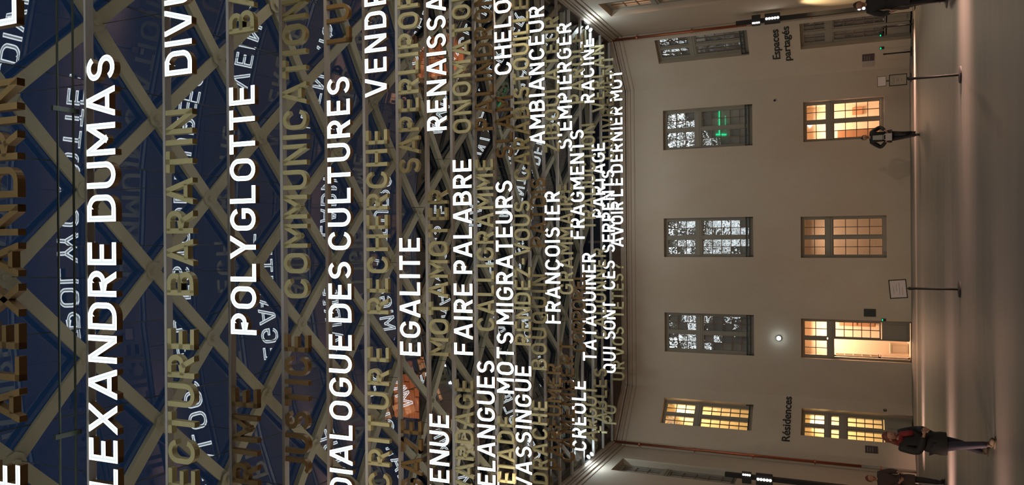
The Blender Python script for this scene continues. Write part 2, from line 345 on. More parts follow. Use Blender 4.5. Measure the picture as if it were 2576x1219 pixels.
P = PL['back_right']; t, bb = up(OPEN['back_right'][0]); opening(P, OPEN['back_right'][0], t, bb, M['winglass'], M['dark'], rail=2)
opening(P, OPEN['back_right'][1], (2.84, 3.66, 2), [(0.82, 2.62, 5)], M['winglass'], M['dark'], panel=0.78)
t, bb = up(OPEN['right'][0]); opening(PL['right'], OPEN['right'][0], t, bb, M['winglass'], M['room'], 40, PEA)
t, bb = up(OPEN['left'][0]); opening(PL['left'], OPEN['left'][0], t, bb, M['winglass'], M['dark'], rail=1)
# furniture seen through the lit panes
def bx(name, label, cat, boxes, m):
    mb = MB()
    for q in boxes: mb.box(*q)
    return tag(build(name, mb, m), label, cat)
bx('bookcase', 'low timber shelf unit seen through the bright peach window behind the man', 'shelf', [(3.86, 4.4, 33.6, 33.66, .56, 2.5), (3.86, 3.9, 33.66, 33.9, .56, 2.5), (4.36, 4.4, 33.66, 33.9, .56, 2.5), (3.9, 4.36, 33.66, 33.9, 1.2, 1.24), (3.9, 4.36, 33.66, 33.9, 1.85, 1.89), (3.9, 4.36, 33.66, 33.9, 2.46, 2.5)], M['shelf'])
bx('picture_frame', 'small brown picture on the wall inside the bright peach window', 'picture', [(5.12, 5.42, 34.52, 34.56, 1.55, 1.95), (5.14, 5.40, 34.50, 34.52, 1.57, 1.93)], M['shelf'])
bx('wall_cupboard', 'brown open cupboard seen through the upper panes of the open doorway', 'cupboard', [(-3.5, -3.12, 34.1, 34.5, 1.15, 2.5), (-3.46, -3.16, 34.0, 34.1, 1.2, 1.8), (-3.46, -3.16, 34.0, 34.1, 1.85, 2.45)], M['shelf'])
bx('radiator', 'low peach cabinet standing inside the open doorway', 'cabinet', [(-4.48, -4.1, 33.7, 34.1, 0.02, .62), (-4.5, -4.08, 33.68, 34.12, .62, .66), (-4.42, -4.16, 33.68, 33.7, .08, .56)], M['room'])

# ------------------------------------------------------------------ the glass roof
def zv(x): return 12.40 - 0.0221 * (x + 0.03) ** 2
roof = tag(link('ceiling', None), kind='structure')
def inside(x, y, m=0.0):
    return abs(x) < 8.05 - m and -5.8 < y < 32.05 - m and (x + y) < 38.45 - m and (y - x * 0.905) < 37.55 - m
def diagonal(sgn, x0):
    pts = []; y = -5.8
    while y < 32.1:
        x = x0 + sgn * 1.025 * (y - 6.68)
        if inside(x, y): pts.append((x, y))
        y += 0.15
    if len(pts) < 8: return
    pts = pts[::4] + ([pts[-1]] if (len(pts) - 1) % 4 else [])
    n = Vector((-1, sgn * 1.025, 0)).normalized() * 1.0
    mb = MB(); prof = ((-.095, 0), (.095, 0), (.095, .035), (.03, .035), (.03, .16), (-.03, .16), (-.03, .035), (-.095, .035)); k = len(prof); vs = []
    for (x, y) in pts:
        for (u, v) in prof: vs.append((x + n.x * u, y + n.y * u, zv(x) + v))
    fs = []
    for i in range(len(pts) - 1):
        for j in range(k): fs.append((i * k + j, i * k + (j + 1) % k, (i + 1) * k + (j + 1) % k, (i + 1) * k + j))
    fs.append(tuple(range(k))); fs.append(tuple(range(len(vs) - k, len(vs)))); mb.add(vs, fs)
    build('diagonal_beam', mb, M['steel'], roof)
for j in range(-14, 22):
    diagonal(1, -0.41 + 2.46 * j); diagonal(-1, -0.41 + 2.46 * j)
npm = MB(); npm.lathe([(.15, -.015), (.15, 0.0)], n=8); npm.lathe([(.05, -.06), (.05, -.015)], n=8); nme = npm.mesh('node_plate', M['steel'])
nodes = []
for m_ in range(-9, 23):
    yy = 6.68 + 1.2 * m_; off = -0.41 if m_ % 2 == 0 else 0.82
    for j in range(-6, 7):
        x = off + 2.46 * j
        if inside(x, yy, .1) and yy > 4.5: nodes.append((x, yy)); link('node_plate', nme, roof, (x, yy, zv(x)))
for sx, yy0, yy1 in ((8.1, -6, 30.4), (-8.05, -6, 30.3)):
    mb = MB(); mb.box(sx - .09, sx + .09, yy0, yy1, zv(8) - .02, zv(8) + .42); build('edge_beam', mb, M['eave'], roof)
mb = MB(); mb.box(-6.4, 6.6, 31.98, 32.14, 11.2, 11.42)
for k in range(9): x = -6 + 1.5 * k; mb.box(x - .05, x + .05, 31.98, 32.12, 11.42, zv(x) + .1)
build('edge_beam', mb, M['eave'], roof)
# panes: two bays long, each lying on the vault at its own slight tilt
for i in range(14):
    x0 = -8.61 + 1.23 * i; x1 = x0 + 1.225; xm = (x0 + x1) / 2; za, zb = zv(x0) + .18, zv(x1) + .18; zm = (za + zb) / 2
    pm = MB(); pm.add([(x0 - xm, -1.2, za - zm), (x1 - xm, -1.2, zb - zm), (x1 - xm, 1.195, zb - zm), (x0 - xm, 1.195, za - zm)], [(0, 1, 2, 3)])
    me = pm.mesh('glass_pane', M['roofglass'])
    for j in range(16):
        yc = -5.35 + 2.4 * j + 0.0
        if yc > 31.5: continue
        link('glass_pane', me, roof, (xm, yc, zm), (R(rnd.gauss(0, .16)), R(rnd.gauss(0, .16)), 0))
gb = MB()                                         # thin glazing joints
for i in range(15):
    x = -8.61 + 1.23 * i - .0025
    if abs(x) < 8.2: gb.box(x - .006, x + .006, -6, 32, zv(x) + .165, zv(x) + .19)
build('glazing_joint', gb, M['cable'], roof)
# the pair of tension rods near the camera
rt = thing('tension_rod', 'pair of thin dark green tension rods crossing under the glass roof', 'rod')
for yy in (6.45, 6.66):
    mb = MB(); mb.tube((-8.0, yy, 11.02), (8.0, yy, 11.02), .014); build('rod', mb, M['rod'], rt)
for x in (-6.4, -2.35, 1.7, 5.75):
    mb = MB(); mb.box(x - .03, x + .03, 6.38, 6.73, 11.0, 11.04); build('clamp', mb, M['rod'], rt)

# ------------------------------------------------------------------ letter shapes (caps, drawn as strokes)
SW = 0.144; H = SW / 2
def arc(cx, cy, rx, ry, a0, a1, n=9):
    return [(cx + rx * math.cos(R(a0 + (a1 - a0) * i / n)), cy + ry * math.sin(R(a0 + (a1 - a0) * i / n))) for i in range(n + 1)]
def ring(x0, x1, y0=H, y1=1 - H, ry=.27):
    cx, rx = (x0 + x1) / 2, (x1 - x0) / 2
    return arc(cx, y1 - ry, rx, ry, 0, 180, 12) + arc(cx, y0 + ry, rx, ry, 180, 360, 12)
def glyph(ch):
    """returns (width, strokes); a stroke is (points, closed)"""
    L = H; S = []
    def ln(*p): S.append((list(p), False))
    if ch in 'EF':
        wd = .56; ln((L, 0), (L, 1)); ln((0, 1 - H), (wd, 1 - H)); ln((0, .5), (wd - .05, .5))
        if ch == 'E': ln((0, H), (wd, H))
    elif ch == 'L': wd = .54; ln((L, 0), (L, 1)); ln((0, H), (wd, H))
    elif ch == 'H': wd = .66; ln((L, 0), (L, 1)); ln((wd - L, 0), (wd - L, 1)); ln((L, .5), (wd - L, .5))
    elif ch == 'I': wd = SW; ln((L, 0), (L, 1))
    elif ch == 'T': wd = .60; ln((0, 1 - H), (wd, 1 - H)); ln((wd / 2, 0), (wd / 2, 1))
    elif ch == 'N': wd = .68; ln((L, 0), (L, 1)); ln((wd - L, 0), (wd - L, 1)); ln((L - .03, 1.08), (wd - L + .03, -.08))
    elif ch == 'M': wd = .80; ln((L, 0), (L, 1)); ln((wd - L, 0), (wd - L, 1)); ln((L - .03, 1.05), (wd / 2 + .04, .28)); ln((wd - L + .03, 1.05), (wd / 2 - .04, .28))
    elif ch == 'A': wd = .74; ln((.055, -.03), (wd / 2 - .01, 1.05)); ln((wd - .055, -.03), (wd / 2 + .01, 1.05)); ln((.17, .27), (wd - .17, .27))
    elif ch == 'V': wd = .72; ln((.055, 1.03), (wd / 2 - .01, -.05)); ln((wd - .055, 1.03), (wd / 2 + .01, -.05))
    elif ch == 'X': wd = .72; ln((.03, -.08), (wd - .03, 1.08)); ln((.03, 1.08), (wd - .03, -.08))
    elif ch == 'Y': wd = .72; ln((.055, 1.05), (wd / 2, .42)); ln((wd - .055, 1.05), (wd / 2, .42)); ln((wd / 2, 0), (wd / 2, .46))
    elif ch == 'Z': wd = .60; ln((0, 1 - H), (wd, 1 - H)); ln((0, H), (wd, H)); ln((.03, .0), (wd - .03, 1.0))
    elif ch == 'O': wd = .68; S.append((ring(L, wd - L), True))
    elif ch == 'Q': wd = .68; S.append((ring(L, wd - L), True)); ln((.38, .30), (.66, .0))
    elif ch in 'CÇ':
        wd = .66; S.append((arc(wd / 2, 1 - H - .27, wd / 2 - L, .27, 12, 180, 11) + arc(wd / 2, H + .27, wd / 2 - L, .27, 180, 348, 11), False))
        if ch == 'Ç': ln((.34, .05), (.34, -.10)); ln((.34, -.10), (.24, -.20))
    elif ch == 'G':
        wd = .68; S.append((arc(wd / 2, 1 - H - .27, wd / 2 - L, .27, 15, 180, 11) + arc(wd / 2, H + .27, wd / 2 - L, .27, 180, 360, 11), False)); ln((wd - L, .33), (wd - L, .54)); ln((.36, .47), (wd, .47))
    elif ch == 'U': wd = .66; S.append(([(L, 1)] + arc(wd / 2, H + .27, wd / 2 - L, .27, 180, 360, 14) + [(wd - L, 1)], False))
    elif ch == 'J': wd = .50; S.append(([(wd - L, 1)] + arc(wd / 2 - .02, H + .24, wd / 2 - L + .02, .24, 0, -140, 11), False))
    elif ch == 'S': wd = .62; S.append((arc(wd / 2, .72, wd / 2 - L - .01, .20, 22, 262, 13) + arc(wd / 2, .30, wd / 2 - L, .22, 82, -158, 13), False))
    elif ch == 'D': wd = .67; S.append(([(L, H), (L, 1 - H), (.33, 1 - H)] + arc(.33, 1 - H - .27, wd - L - .33, .27, 90, 0, 7) + arc(.33, H + .27, wd - L - .33, .27, 0, -90, 7), True))
    elif ch in 'PR':
        wd = .64; q = .235; S.append(([(L, 1 - H), (.36, 1 - H)] + arc(.36, 1 - H - q, wd - L - .36, q, 90, -90, 12) + [(.36, 1 - H - 2 * q), (L, 1 - H - 2 * q)], False)); ln((L, 0), (L, 1))
        if ch == 'R': ln((.33, .46), (wd - .06, -.06))
    elif ch == 'B':
        wd = .66; S.append(([(L, 1 - H), (.36, 1 - H)] + arc(.36, .725, wd - L - .40, .196, 90, -90, 9) + [(L, .529)], False)); S.append(([(L, .529), (.36, .529)] + arc(.36, .304, wd - L - .36, .225, 90, -90, 9) + [(L, H)], False)); ln((L, 0), (L, 1))
    elif ch == '-': wd = .34; ln((0, .45), (wd, .45))
    elif ch == "'": wd = .14; ln((.07, 1), (.07, .70))
    elif ch == '?': wd = .52; S.append((arc(.26, .72, .18, .20, 165, -60, 12) + [(.26, .42), (.26, .27)], False)); ln((.26, .15), (.26, 0))
    else: wd = .3
    return wd, S
def clip(poly, x0, x1, y0, y1):
    for ax, lim, sg in ((0, x0, 1), (0, x1, -1), (1, y0, 1), (1, y1, -1)):
        out = []
        for i in range(len(poly)):
            p, q = poly[i], poly[(i + 1) % len(poly)]; dp, dq = sg * (p[ax] - lim), sg * (q[ax] - lim)
            if dp >= 0: out.append(p)
            if dp * dq < 0: t = dp / (dp - dq); out.append((p[0] + (q[0] - p[0]) * t, p[1] + (q[1] - p[1]) * t))
        poly = out
        if len(poly) < 3: return []
    return poly
def offset(pts, closed, d):
    n = len(pts); out = []
    for i in range(n):
        a = pts[i - 1] if (closed or i > 0) else None; b = pts[(i + 1) % n] if (closed or i < n - 1) else None; c = pts[i]
        def nrm(p, q): l = math.hypot(q[0] - p[0], q[1] - p[1]) or 1e-6; return (-(q[1] - p[1]) / l, (q[0] - p[0]) / l)
        if a is None: nx = nrm(c, b); k = 1
        elif b is None: nx = nrm(a, c); k = 1
        else:
            n1, n2 = nrm(a, c), nrm(c, b); sx, sy = n1[0] + n2[0], n1[1] + n2[1]; l = math.hypot(sx, sy) or 1; nx = (sx / l, sy / l); k = 1 / max(.5, nx[0] * n1[0] + nx[1] * n1[1])
        out.append((c[0] + nx[0] * d * k, c[1] + nx[1] * d * k))
    return out
DEPTH = 0.09; gcache = {}
def glyph_mesh(ch, st):
    if (ch, st) in gcache: return gcache[(ch, st)]
    wd, S = glyph(ch); mb = MB(); ylo = -.3 if ch == 'Ç' else 0
    for pts, closed in S:
        for lay, hw in ((0, H), (1, H * .42)):
            if lay and st != 'l': continue
            p2 = list(pts)
            if lay and not closed and len(pts) == 2:      # keep the core strip inside the face
                (ax, ay), (bx_, by) = pts; l = math.hypot(bx_ - ax, by - ay); t = H * .55 / l; p2 = [(ax + (bx_ - ax) * t, ay + (by - ay) * t), (bx_ - (bx_ - ax) * t, by - (by - ay) * t)]
            lo, hi = offset(p2, closed, hw), offset(p2, closed, -hw); n = len(p2); m_ = n if closed else n - 1
            ins = .04 if lay else 0
            for i in range(m_):
                j = (i + 1) % n; q = clip([lo[i], lo[j], hi[j], hi[i]], ins, wd - ins, ylo + ins, 1 - ins)
                if len(q) < 3: continue
                k = len(q)
                if lay: mb.add([(x, -.003, z) for x, z in q], [tuple(range(k))], 1); continue
                mb.add([(x, 0, z) for x, z in q] + [(x, DEPTH, z) for x, z in q], [tuple(range(k)), tuple(range(2 * k - 1, k - 1, -1))], 0)
                mb.add([(x, 0, z) for x, z in q] + [(x, DEPTH, z) for x, z in q], [(a, (a + 1) % k, k + (a + 1) % k, k + a) for a in range(k)], 2)
    mats = {'l': [M['lit'], M['litc'], M['side']], 'd': [M['gold'], M['gold'], M['gold']], 'b': [M['brown'], M['brown'], M['side']]}[st]
    me = mb.mesh('letter', mats); gcache[(ch, st)] = (wd, me); return wd, me

WORDS = [
(0,'ALEXANDRIN',-1.92,1.84,'b'),(0,'LANGUE',-4.49,-2.39,'l'),(0,'LIVRE',2.43,4.25,'l'),
(1,'ALEXANDRE',-3.48,0.04,'l'),(1,'DUMAS',0.30,2.37,'l'),
(2,'DIVULGUER',2.37,5.60,'l'),(2,'BARATIN',-0.70,1.89,'d'),(2,'LECTURE',-3.75,-1.17,'d'),
(3,'BABEL',3.26,5.01,'d'),(3,'POLYGLOTTE',-1.38,2.43,'l'),(3,'RIME',-3.68,-2.22,'b'),
(4,'COMMUNICATION',-0.91,4.13,'d'),(4,'JUSTICE',-3.85,-1.53,'b'),
(5,'LUMIERE',3.68,6.27,'b'),(5,'DIALOGUE',-4.61,-1.66,'l'),(5,'DES',-1.43,-0.33,'l'),(5,'CULTURES',-0.11,3.04,'l'),
(6,'VENDREDI',2.90,6.06,'l'),(6,'RECHERCHE',-1.39,2.24,'d'),(6,'ECRITURE',-5.28,-2.05,'d'),
(7,'SAPERLIPOPETTE',1.49,6.87,'d'),(7,'EGALITE',-2.37,0.11,'l'),(7,'GAZE',-5.33,-3.76,'b'),
(8,'RENAISSANCE',2.55,6.84,'l'),(8,'MOTAMOTER',-2.55,1.21,'d'),(8,'BIENVENUE',-7.26,-3.88,'l'),
(9,'ONOMATOPEE',2.64,6.94,'d'),(9,'FAIRE',-2.69,-0.98,'l'),(9,'PALABRE',-0.74,2.00,'l'),(9,'BAVARDAGE',-6.93,-3.30,'d'),
(10,'PALINDROME',2.87,6.85,'b'),(10,'CALLIGRAMME',-2.25,2.13,'d'),(10,'MELANGUES',-6.68,-3.01,'l'),
(11,'CHELOU',4.53,6.97,'l'),(11,'SLAM',2.29,3.95,'b'),(11,'MOTS',-4.06,-2.42,'l'),(11,'MIGRATEURS',-2.20,1.66,'l'),(11,'PLEIADE',-7.30,-4.69,'d'),
(12,'CARABISTOUILLE',1.77,6.92,'d'),(12,'RENDEZ-VOUS',-2.92,1.18,'d'),(12,'VASSINGUE',-7.04,-3.51,'l'),
(13,'AMBIANCEUR',2.93,7.04,'l'),(13,'PATOIS',-0.15,1.92,'b'),(13,'BOUQUIN',-3.81,-0.96,'d'),(13,'DRACHE',-7.22,-4.74,'d'),
(14,'ZIBOULATEUR',2.82,7.06,'d'),(14,'FRANÇOIS',-2.54,0.46,'l'),(14,'IER',0.69,1.59,'l'),(14,'PARFUMER',-7.12,-3.81,'b'),
(15,"S'EMPIERGER",3.06,7.17,'l'),(15,'GRAMMAIRE',-1.71,1.90,'d'),(15,'CAMEMBERT',-7.19,-3.28,'b'),
(16,'PAROLE',4.74,7.13,'d'),(16,'FRAGMENTS',0.11,3.83,'l'),(16,'CORPOREL',-3.77,-1.03,'b'),(16,'CREOLE',-7.13,-4.75,'l'),
(17,'RACINE',4.96,7.23,'l'),(17,'TRADUCTION',0.44,4.21,'d'),(17,'TATAOUINER',-4.24,-0.40,'l'),(17,'ARGOT',-7.09,-5.14,'d'),
(18,'VERLAN',4.82,7.29,'d'),(18,'PARTAGE',0.90,3.66,'l'),(18,'CADONNER',-3.59,-0.24,'d'),(18,'FABLES',-7.09,-4.70,'d'),
(19,'COUVREMENT',3.18,7.17,'d'),(19,'QUI',-5.05,-4.06,'l'),(19,'SONT',-3.76,-2.28,'l'),(19,'CES',-1.83,-0.73,'l'),(19,'SERPENTS',-0.41,2.77,'l'),(19,'PO',-7.03,-6.30,'d'),
(20,'UR',-5.55,-4.77,'d'),(20,'VOS',-4.59,-3.41,'d'),(20,'TETES',-3.06,-1.28,'d'),(20,'?',-1.15,-0.90,'d'),(20,'AVOIR',-0.20,1.60,'l'),(20,'LE',1.82,2.54,'l'),(20,'DERNIER',2.76,5.39,'l'),(20,'MOT',5.64,6.85,'l')]
CAP = 0.50; RAILZ = 10.85
# the rows go on over and behind the viewer; they repeat words of the rows in view
BEHIND = [(-1, 'MOTS', -4.2, -2.5, 'l'), (-1, 'PALABRE', 1.2, 3.95, 'l'), (-2, 'RENAISSANCE', -2.2, 2.1, 'l'), (-3, 'EGALITE', -5.9, -3.4, 'l'), (-3, 'CULTURES', 2.0, 5.15, 'l'),
          (-4, 'POLYGLOTTE', -2.4, 1.4, 'l'), (-5, 'FRAGMENTS', 2.2, 5.9, 'l'), (-5, 'RACINE', -5.2, -2.9, 'l'), (-6, 'DIALOGUE', -1.5, 1.5, 'l'), (-7, 'PARTAGE', -5.4, -2.6, 'l'), (-7, 'MIGRATEURS', 0.9, 4.8, 'l')]
def rowy(k): return 6.72 + 1.219 * (k - 1)
def slope(x): return -0.0    # rails are level
ADJ = {'l': 'white glowing', 'd': 'unlit dull gold', 'b': 'unlit dark brown'}
for k, txt, xa, xb, st in WORDS + BEHIND:
    nice = txt if txt != '?' else 'question mark'
    nb = [q[1] for q in WORDS if q[0] == k and q[1] != txt]
    lab = '%s %s hanging under the glass roof%s' % (ADJ[st], ('letters ' + nice) if txt != '?' else 'question mark', (', on the rail of ' + nb[0]) if nb else '')
    if k < 0: lab = 'white glowing letters %s on the %s rail behind the viewer' % (txt, ('first', 'second', 'third', 'fourth', 'fifth', 'sixth', 'seventh')[-k - 1])
    root = thing('hanging_word', lab, 'sign', (xa, rowy(k), RAILZ - CAP), 0, 'words hung under the glass roof')
    ws = [glyph_mesh(c, st) for c in txt]; tot = sum(q[0] for q in ws) * CAP; n = len(txt); gap = ((xb - xa) - tot) / max(1, n - 1); sx = CAP
    if gap < 0.035 or gap > 0.16 or n == 1:
        g0 = min(max(gap, .035), .16); sx = CAP * ((xb - xa) - g0 * (n - 1)) / tot; gap = g0
        if n == 1: sx = CAP; gap = 0
    x = 0
    for wd, me in ws:
        link('letter', me, root, (x, 0, 0), (0, 0, 0), (sx, 1, CAP)); x += wd * sx + gap
for k in range(-7, 21):
    yy = rowy(k) + .045; words = [q[1] for q in WORDS + BEHIND if q[0] == k]
    lim = 8.0
    xl, xr = -lim, lim
    root = thing('hanging_rail', ('straight grey steel rail that carries the word %s' % max(words, key=len)) + (' behind the viewer' if k < 0 else ''), 'rail', (0, yy, RAILZ), 0, 'rails under the glass roof')
    mb = MB(); mb.box(xl, xr, -.055, .055, 0.0, .016); mb.box(xl, xr, -.014, .014, .016, .09); build('rail', mb, M['rail'], root)
    off = 0.82 if k % 2 == 0 else -0.41
    for j in range(-4, 5):
        x = off + 2.46 * j
        if abs(x) < lim - .2: mb = MB(); mb.tube((x, 0, .09), (x, 0, zv(x) - RAILZ + .02), .006, n=5); build('suspension_cable', mb, M['cable'], root)

# ------------------------------------------------------------------ outside, seen through the roof
mb = MB()
mb.add([(-16, 33.2, 11.4), (16, 33.2, 11.4), (14, 38.0, 24.75), (-14, 38.0, 24.75)], [(0, 1, 2, 3)])
tag(build('slate_roof', mb, M['slate']), 'steep dark slate roof beyond the back of the glass roof', 'roof')
def chimney(cx, cy, z0, z1, wx, wy, label):
    root = thing('chimney', label, 'chimney', (cx, cy, z0))
    core = MB(); core.box(-wx / 2 + .03, wx / 2 - .03, -wy / 2 + .03, wy / 2 - .03, 0, z1 - z0); build('core', core, M['mortar'], root)
    cp = MB(); cp.box(-wx / 2 - .12, wx / 2 + .12, -wy / 2 - .12, wy / 2 + .12, z1 - z0, z1 - z0 + .22); build('cap', cp, M['mortar'], root)
    hz = .34; n = int((z1 - z0) / hz); L = wx / 3
    bm_ = MB(); bm_.box(0, L - .04, -.06, .03, 0, hz - .04); bme = bm_.mesh('brick', M['brick'])
    for r in range(n):
        off = 0 if r % 2 else -L / 2
        for c in range(4 if r % 2 == 0 else 3):
            a = -wx / 2 + off + c * L; a0 = max(a, -wx / 2); a1 = min(a + L - .04, wx / 2)
            if a1 - a0 < .1: continue
            link('brick', bme, root, (a0, -wy / 2 + .02 - rnd.random() * .02, r * hz + .02), (0, 0, 0), ((a1 - a0) / (L - .04), 1, 1))
chimney(-8.75, 38.6, 21.2, 26.6, 2.5, 1.2, 'orange brick chimney seen through the roof above the letters EGALITE')
chimney(10.1, 37.0, 20.8, 23.7, 2.2, 1.2, 'orange brick chimney seen through the roof behind the letters RENAISSANCE')

# ------------------------------------------------------------------ pipes, masts, lamps
def pipe(name, label, x, y, z0, z1, m, low=None, n=5):
    root = thing(name, label, 'pipe', (x, y, z0))
    mb = MB(); mb.tube((0, 0, 0 if low is None else low - z0), (0, 0, z1 - z0), .052, n=12); smooth(build('pipe', mb, m, root))
    if low is not None:
        mb = MB(); mb.tube((0, 0, 0), (0, 0, low - z0), .058, n=12); smooth(build('lower_pipe', mb, M['paintpipe'], root))
    for i in range(n):
        z = (z1 - z0) * (i + .5) / n; mb = MB(); mb.tube((0, 0, z), (0, 0, z + .06), .068, n=12)
        sgn = 1 if x > 0 else -1; mb.box(min(0, sgn * .12), max(0, sgn * .12), -.012, .012, z + .015, z + .045); build('bracket', mb, m, root)
pipe('downpipe', 'long copper downpipe in the right corner of the back wall', 8.17, 30.28, 0, 10.9, M['copper'], 5.6)
pipe('downpipe', 'long copper downpipe in the left corner beside the Résidences lettering', -8.10, 30.2, 0, 10.9, M['copper'], 1.75)
def mast(x, y, h, label, sgn):
    root = thing('lamp_mast', label, 'lamp mast', (x, y, 0))
    mb = MB(); mb.box(-.068, .068, -.085, .085, 0.02, h); build('pole', mb, M['black'], root)
    mb = MB(); mb.box(-.22, .22, -.22, .22, 0, .02); build('base_plate', mb, M['black'], root)
    for q, (zc, n, rr) in enumerate(((h - .72, 4, .030), (h - 1.28, 5, .042))):
        mb = MB(); mb.box(-sgn * .0 - .19, .19, -.16, -.085, zc - n * rr * 1.25, zc + n * rr * 1.25); sp_ = build('lamp_head', mb, M['black'], root)
        for i in range(n):
            lb = MB(); z = zc + (i - (n - 1) / 2) * rr * 2.3; lb.tube((-sgn * (.10 if q == 0 else .0), -.161, z), (-sgn * (.10 if q == 0 else .0), -.175, z), rr, n=12)
            build('lens', lb, M['lens'], sp_)
    return root
mr = mast(7.98, 29.25, 5.85, 'square black lamp mast beside the right copper downpipe', 1)
for i, z in enumerate((1.72, 1.58, 1.42)):
    lb = MB(); lb.tube((-.02, -.09, z), (-.02, -.12, z), .045 if i < 2 else .06, n=12); build('lens', lb, M['lens'], mr)
mast(-7.90, 26.75, 6.0, 'square black lamp mast against the left wall', -1)
for (x, y, sgn, lab) in ((8.0, 27.1, 1, 'twin white spotlight on the right cornice'), (-7.95, 26.85, -1, 'twin white spotlight on the left cornice')):
    root = thing('cornice_lamp', lab, 'lamp', (x, y, 10.95))
    mb = MB(); mb.box(-.10, .10, -.32, .32, -.04, .04); build('bracket', mb, M['black'], root)
    for dy in (-.2, .2):
        mb = MB(); mb.tube((-sgn * .02, dy, .02), (-sgn * .16, dy - .04, -.14), .05, .085, n=14); hd = build('lamp_head', mb, M['black'], root)
        mb = MB(); mb.tube((-sgn * .16, dy - .04, -.14), (-sgn * .172, dy - .043, -.153), .078, n=14); build('lens', mb, M['coollens'], hd)
root = thing('wall_lamp', 'round cool white lamp on the wall above the open doorway', 'lamp', (-3.87, 32.19, 4.68))
mb = MB(); mb.tube((0, 0, 0), (0, -.06, 0), .10, n=16); build('base', mb, M['black'], root)
mb = MB(); mb.ball((0, -.09, 0), (.085, .06, .085)); smooth(build('lens', mb, M['coollens'], root))
root = thing('security_camera', 'tiny black dome camera high between the two right window rows', 'camera', (5.55, 32.19, 4.77))
mb = MB(); mb.tube((0, 0, 0), (0, -.03, 0), .06, n=14); build('base', mb, M['white'], root)
mb = MB(); mb.ball((0, -.04, 0), (.045, .045, .045)); smooth(build('dome', mb, M['black'], root))

# wall plaques, small green lights, sensor
def onwall(P, a, z, out): return P.p(a, z, out)
def plaque(P, a0, a1, z0, z1, m, name, label, cat='plaque', lines=0):
    c = P.p((a0 + a1) / 2, (z0 + z1) / 2, 0.0); root = thing(name, label, cat, c, P.rz())
    wx, hz = abs(a1 - a0) / 2, (z1 - z0) / 2
    mb = MB(); mb.box(-wx, wx, -.025, 0, -hz, hz); build('plate', mb, m, root)
    if lines:
        mb = MB()
        for i in range(lines): z = hz * .6 - i * hz * 1.2 / lines; mb.box(-wx * .75, wx * (.2 + .5 * rnd.random()), -.0262, -.0252, z - .008, z + .008)
        build('printed_lines', mb, M['print'] if m is M['white'] else M['paintpipe'], root)
    return root
BR, BL = PL['back_right'], PL['back_left']
plaque(BR, .41, .69, 1.19, 1.60, M['plaque'], 'wall_plaque', 'dark purple plaque on the wall beneath the Espaces partagés lettering', lines=3)
plaque(BR, .14, .40, 1.19, 1.60, M['band'], 'wall_plaque', 'pale plaque directly left of the dark purple plaque, near Espaces partagés')
plaque(B, -2.92 + BX, -2.63 + BX, 1.20, 1.61, M['iron'], 'wall_plaque', 'plain black plaque on the wall right of the open doorway')
plaque(BL, 1.86, 2.14, 1.20, 1.62, M['plaque'], 'wall_plaque', 'dark purple plaque on the wall beneath the Résidences lettering', lines=3)
for P_, a, z, lab in ((BR, 1.32, .975, 'green light beside the handle of the right corner door, on the door side'), (BR, .90, .965, 'green light on the plaster left of the right corner door'), (B, -3.03 + BX, .957, 'green light beside the open doorway')):
    root = thing('door_reader', lab, 'door reader', P_.p(a, z, -.20 if (P_ is BR and a > 1) else 0), P_.rz())
    mb = MB(); mb.box(-.045, .045, -.03, 0, -.10, .05); build('case', mb, M['black'], root)
    mb = MB(); mb.box(-.03, .03, -.036, -.03, -.0, .03); build('indicator', mb, M['green'], root)
root = thing('door_bell', 'small black button box on the wall right of the Résidences door', 'bell', BL.p(.33, .92, 0), BL.rz())
mb = MB(); mb.box(-.04, .04, -.04, 0, -.05, .05); build('case', mb, M['black'], root)
mb = MB(); mb.tube((0, -.04, 0), (0, -.05, 0), .02); build('button', mb, M['white'], root)

# black lettering on the walls
def lettering(P, txt, a0, a1, zbase, cap, label, off=.014):
    cu = bpy.data.curves.new('t', 'FONT'); cu.body = txt; cu.size = 1; cu.extrude = 0; cu.offset = off
    o = bpy.data.objects.new('t', cu); COL.objects.link(o); dg = bpy.context.evaluated_depsgraph_get(); dg.update()
    me = bpy.data.meshes.new_from_object(o.evaluated_get(dg)); bpy.data.objects.remove(o)
    xs = [v.co.x for v in me.vertices]; ws = max(xs) - min(xs); x0 = min(xs); L = abs(a1 - a0); kx = L / ws; kz = cap / .73
    for v in me.vertices: v.co = Vector(((v.co.x - x0) * kx, 0, v.co.y * kz))
    me.materials.clear(); me.materials.append(M['iron'])
    # left end as seen from the court
    start = a0
    o = link('wall_lettering', me, None, P.p(start, zbase, .012), (0, 0, P.rz())); md = o.modifiers.new('thick', 'SOLIDIFY'); md.thickness = .02; md.offset = 0
    return tag(o, label, 'lettering')
lettering(BR, 'Espaces', .865, 2.16, 4.50, .29, 'black painted word Espaces on the wall by the right copper downpipe')
lettering(BR, 'partagés', .745, 2.24, 4.12, .27, 'black painted word partagés directly under the word Espaces')
lettering(BL, 'Résidences', 1.98, .03, 4.22, .30, 'black painted word Résidences above the yellow lit door')

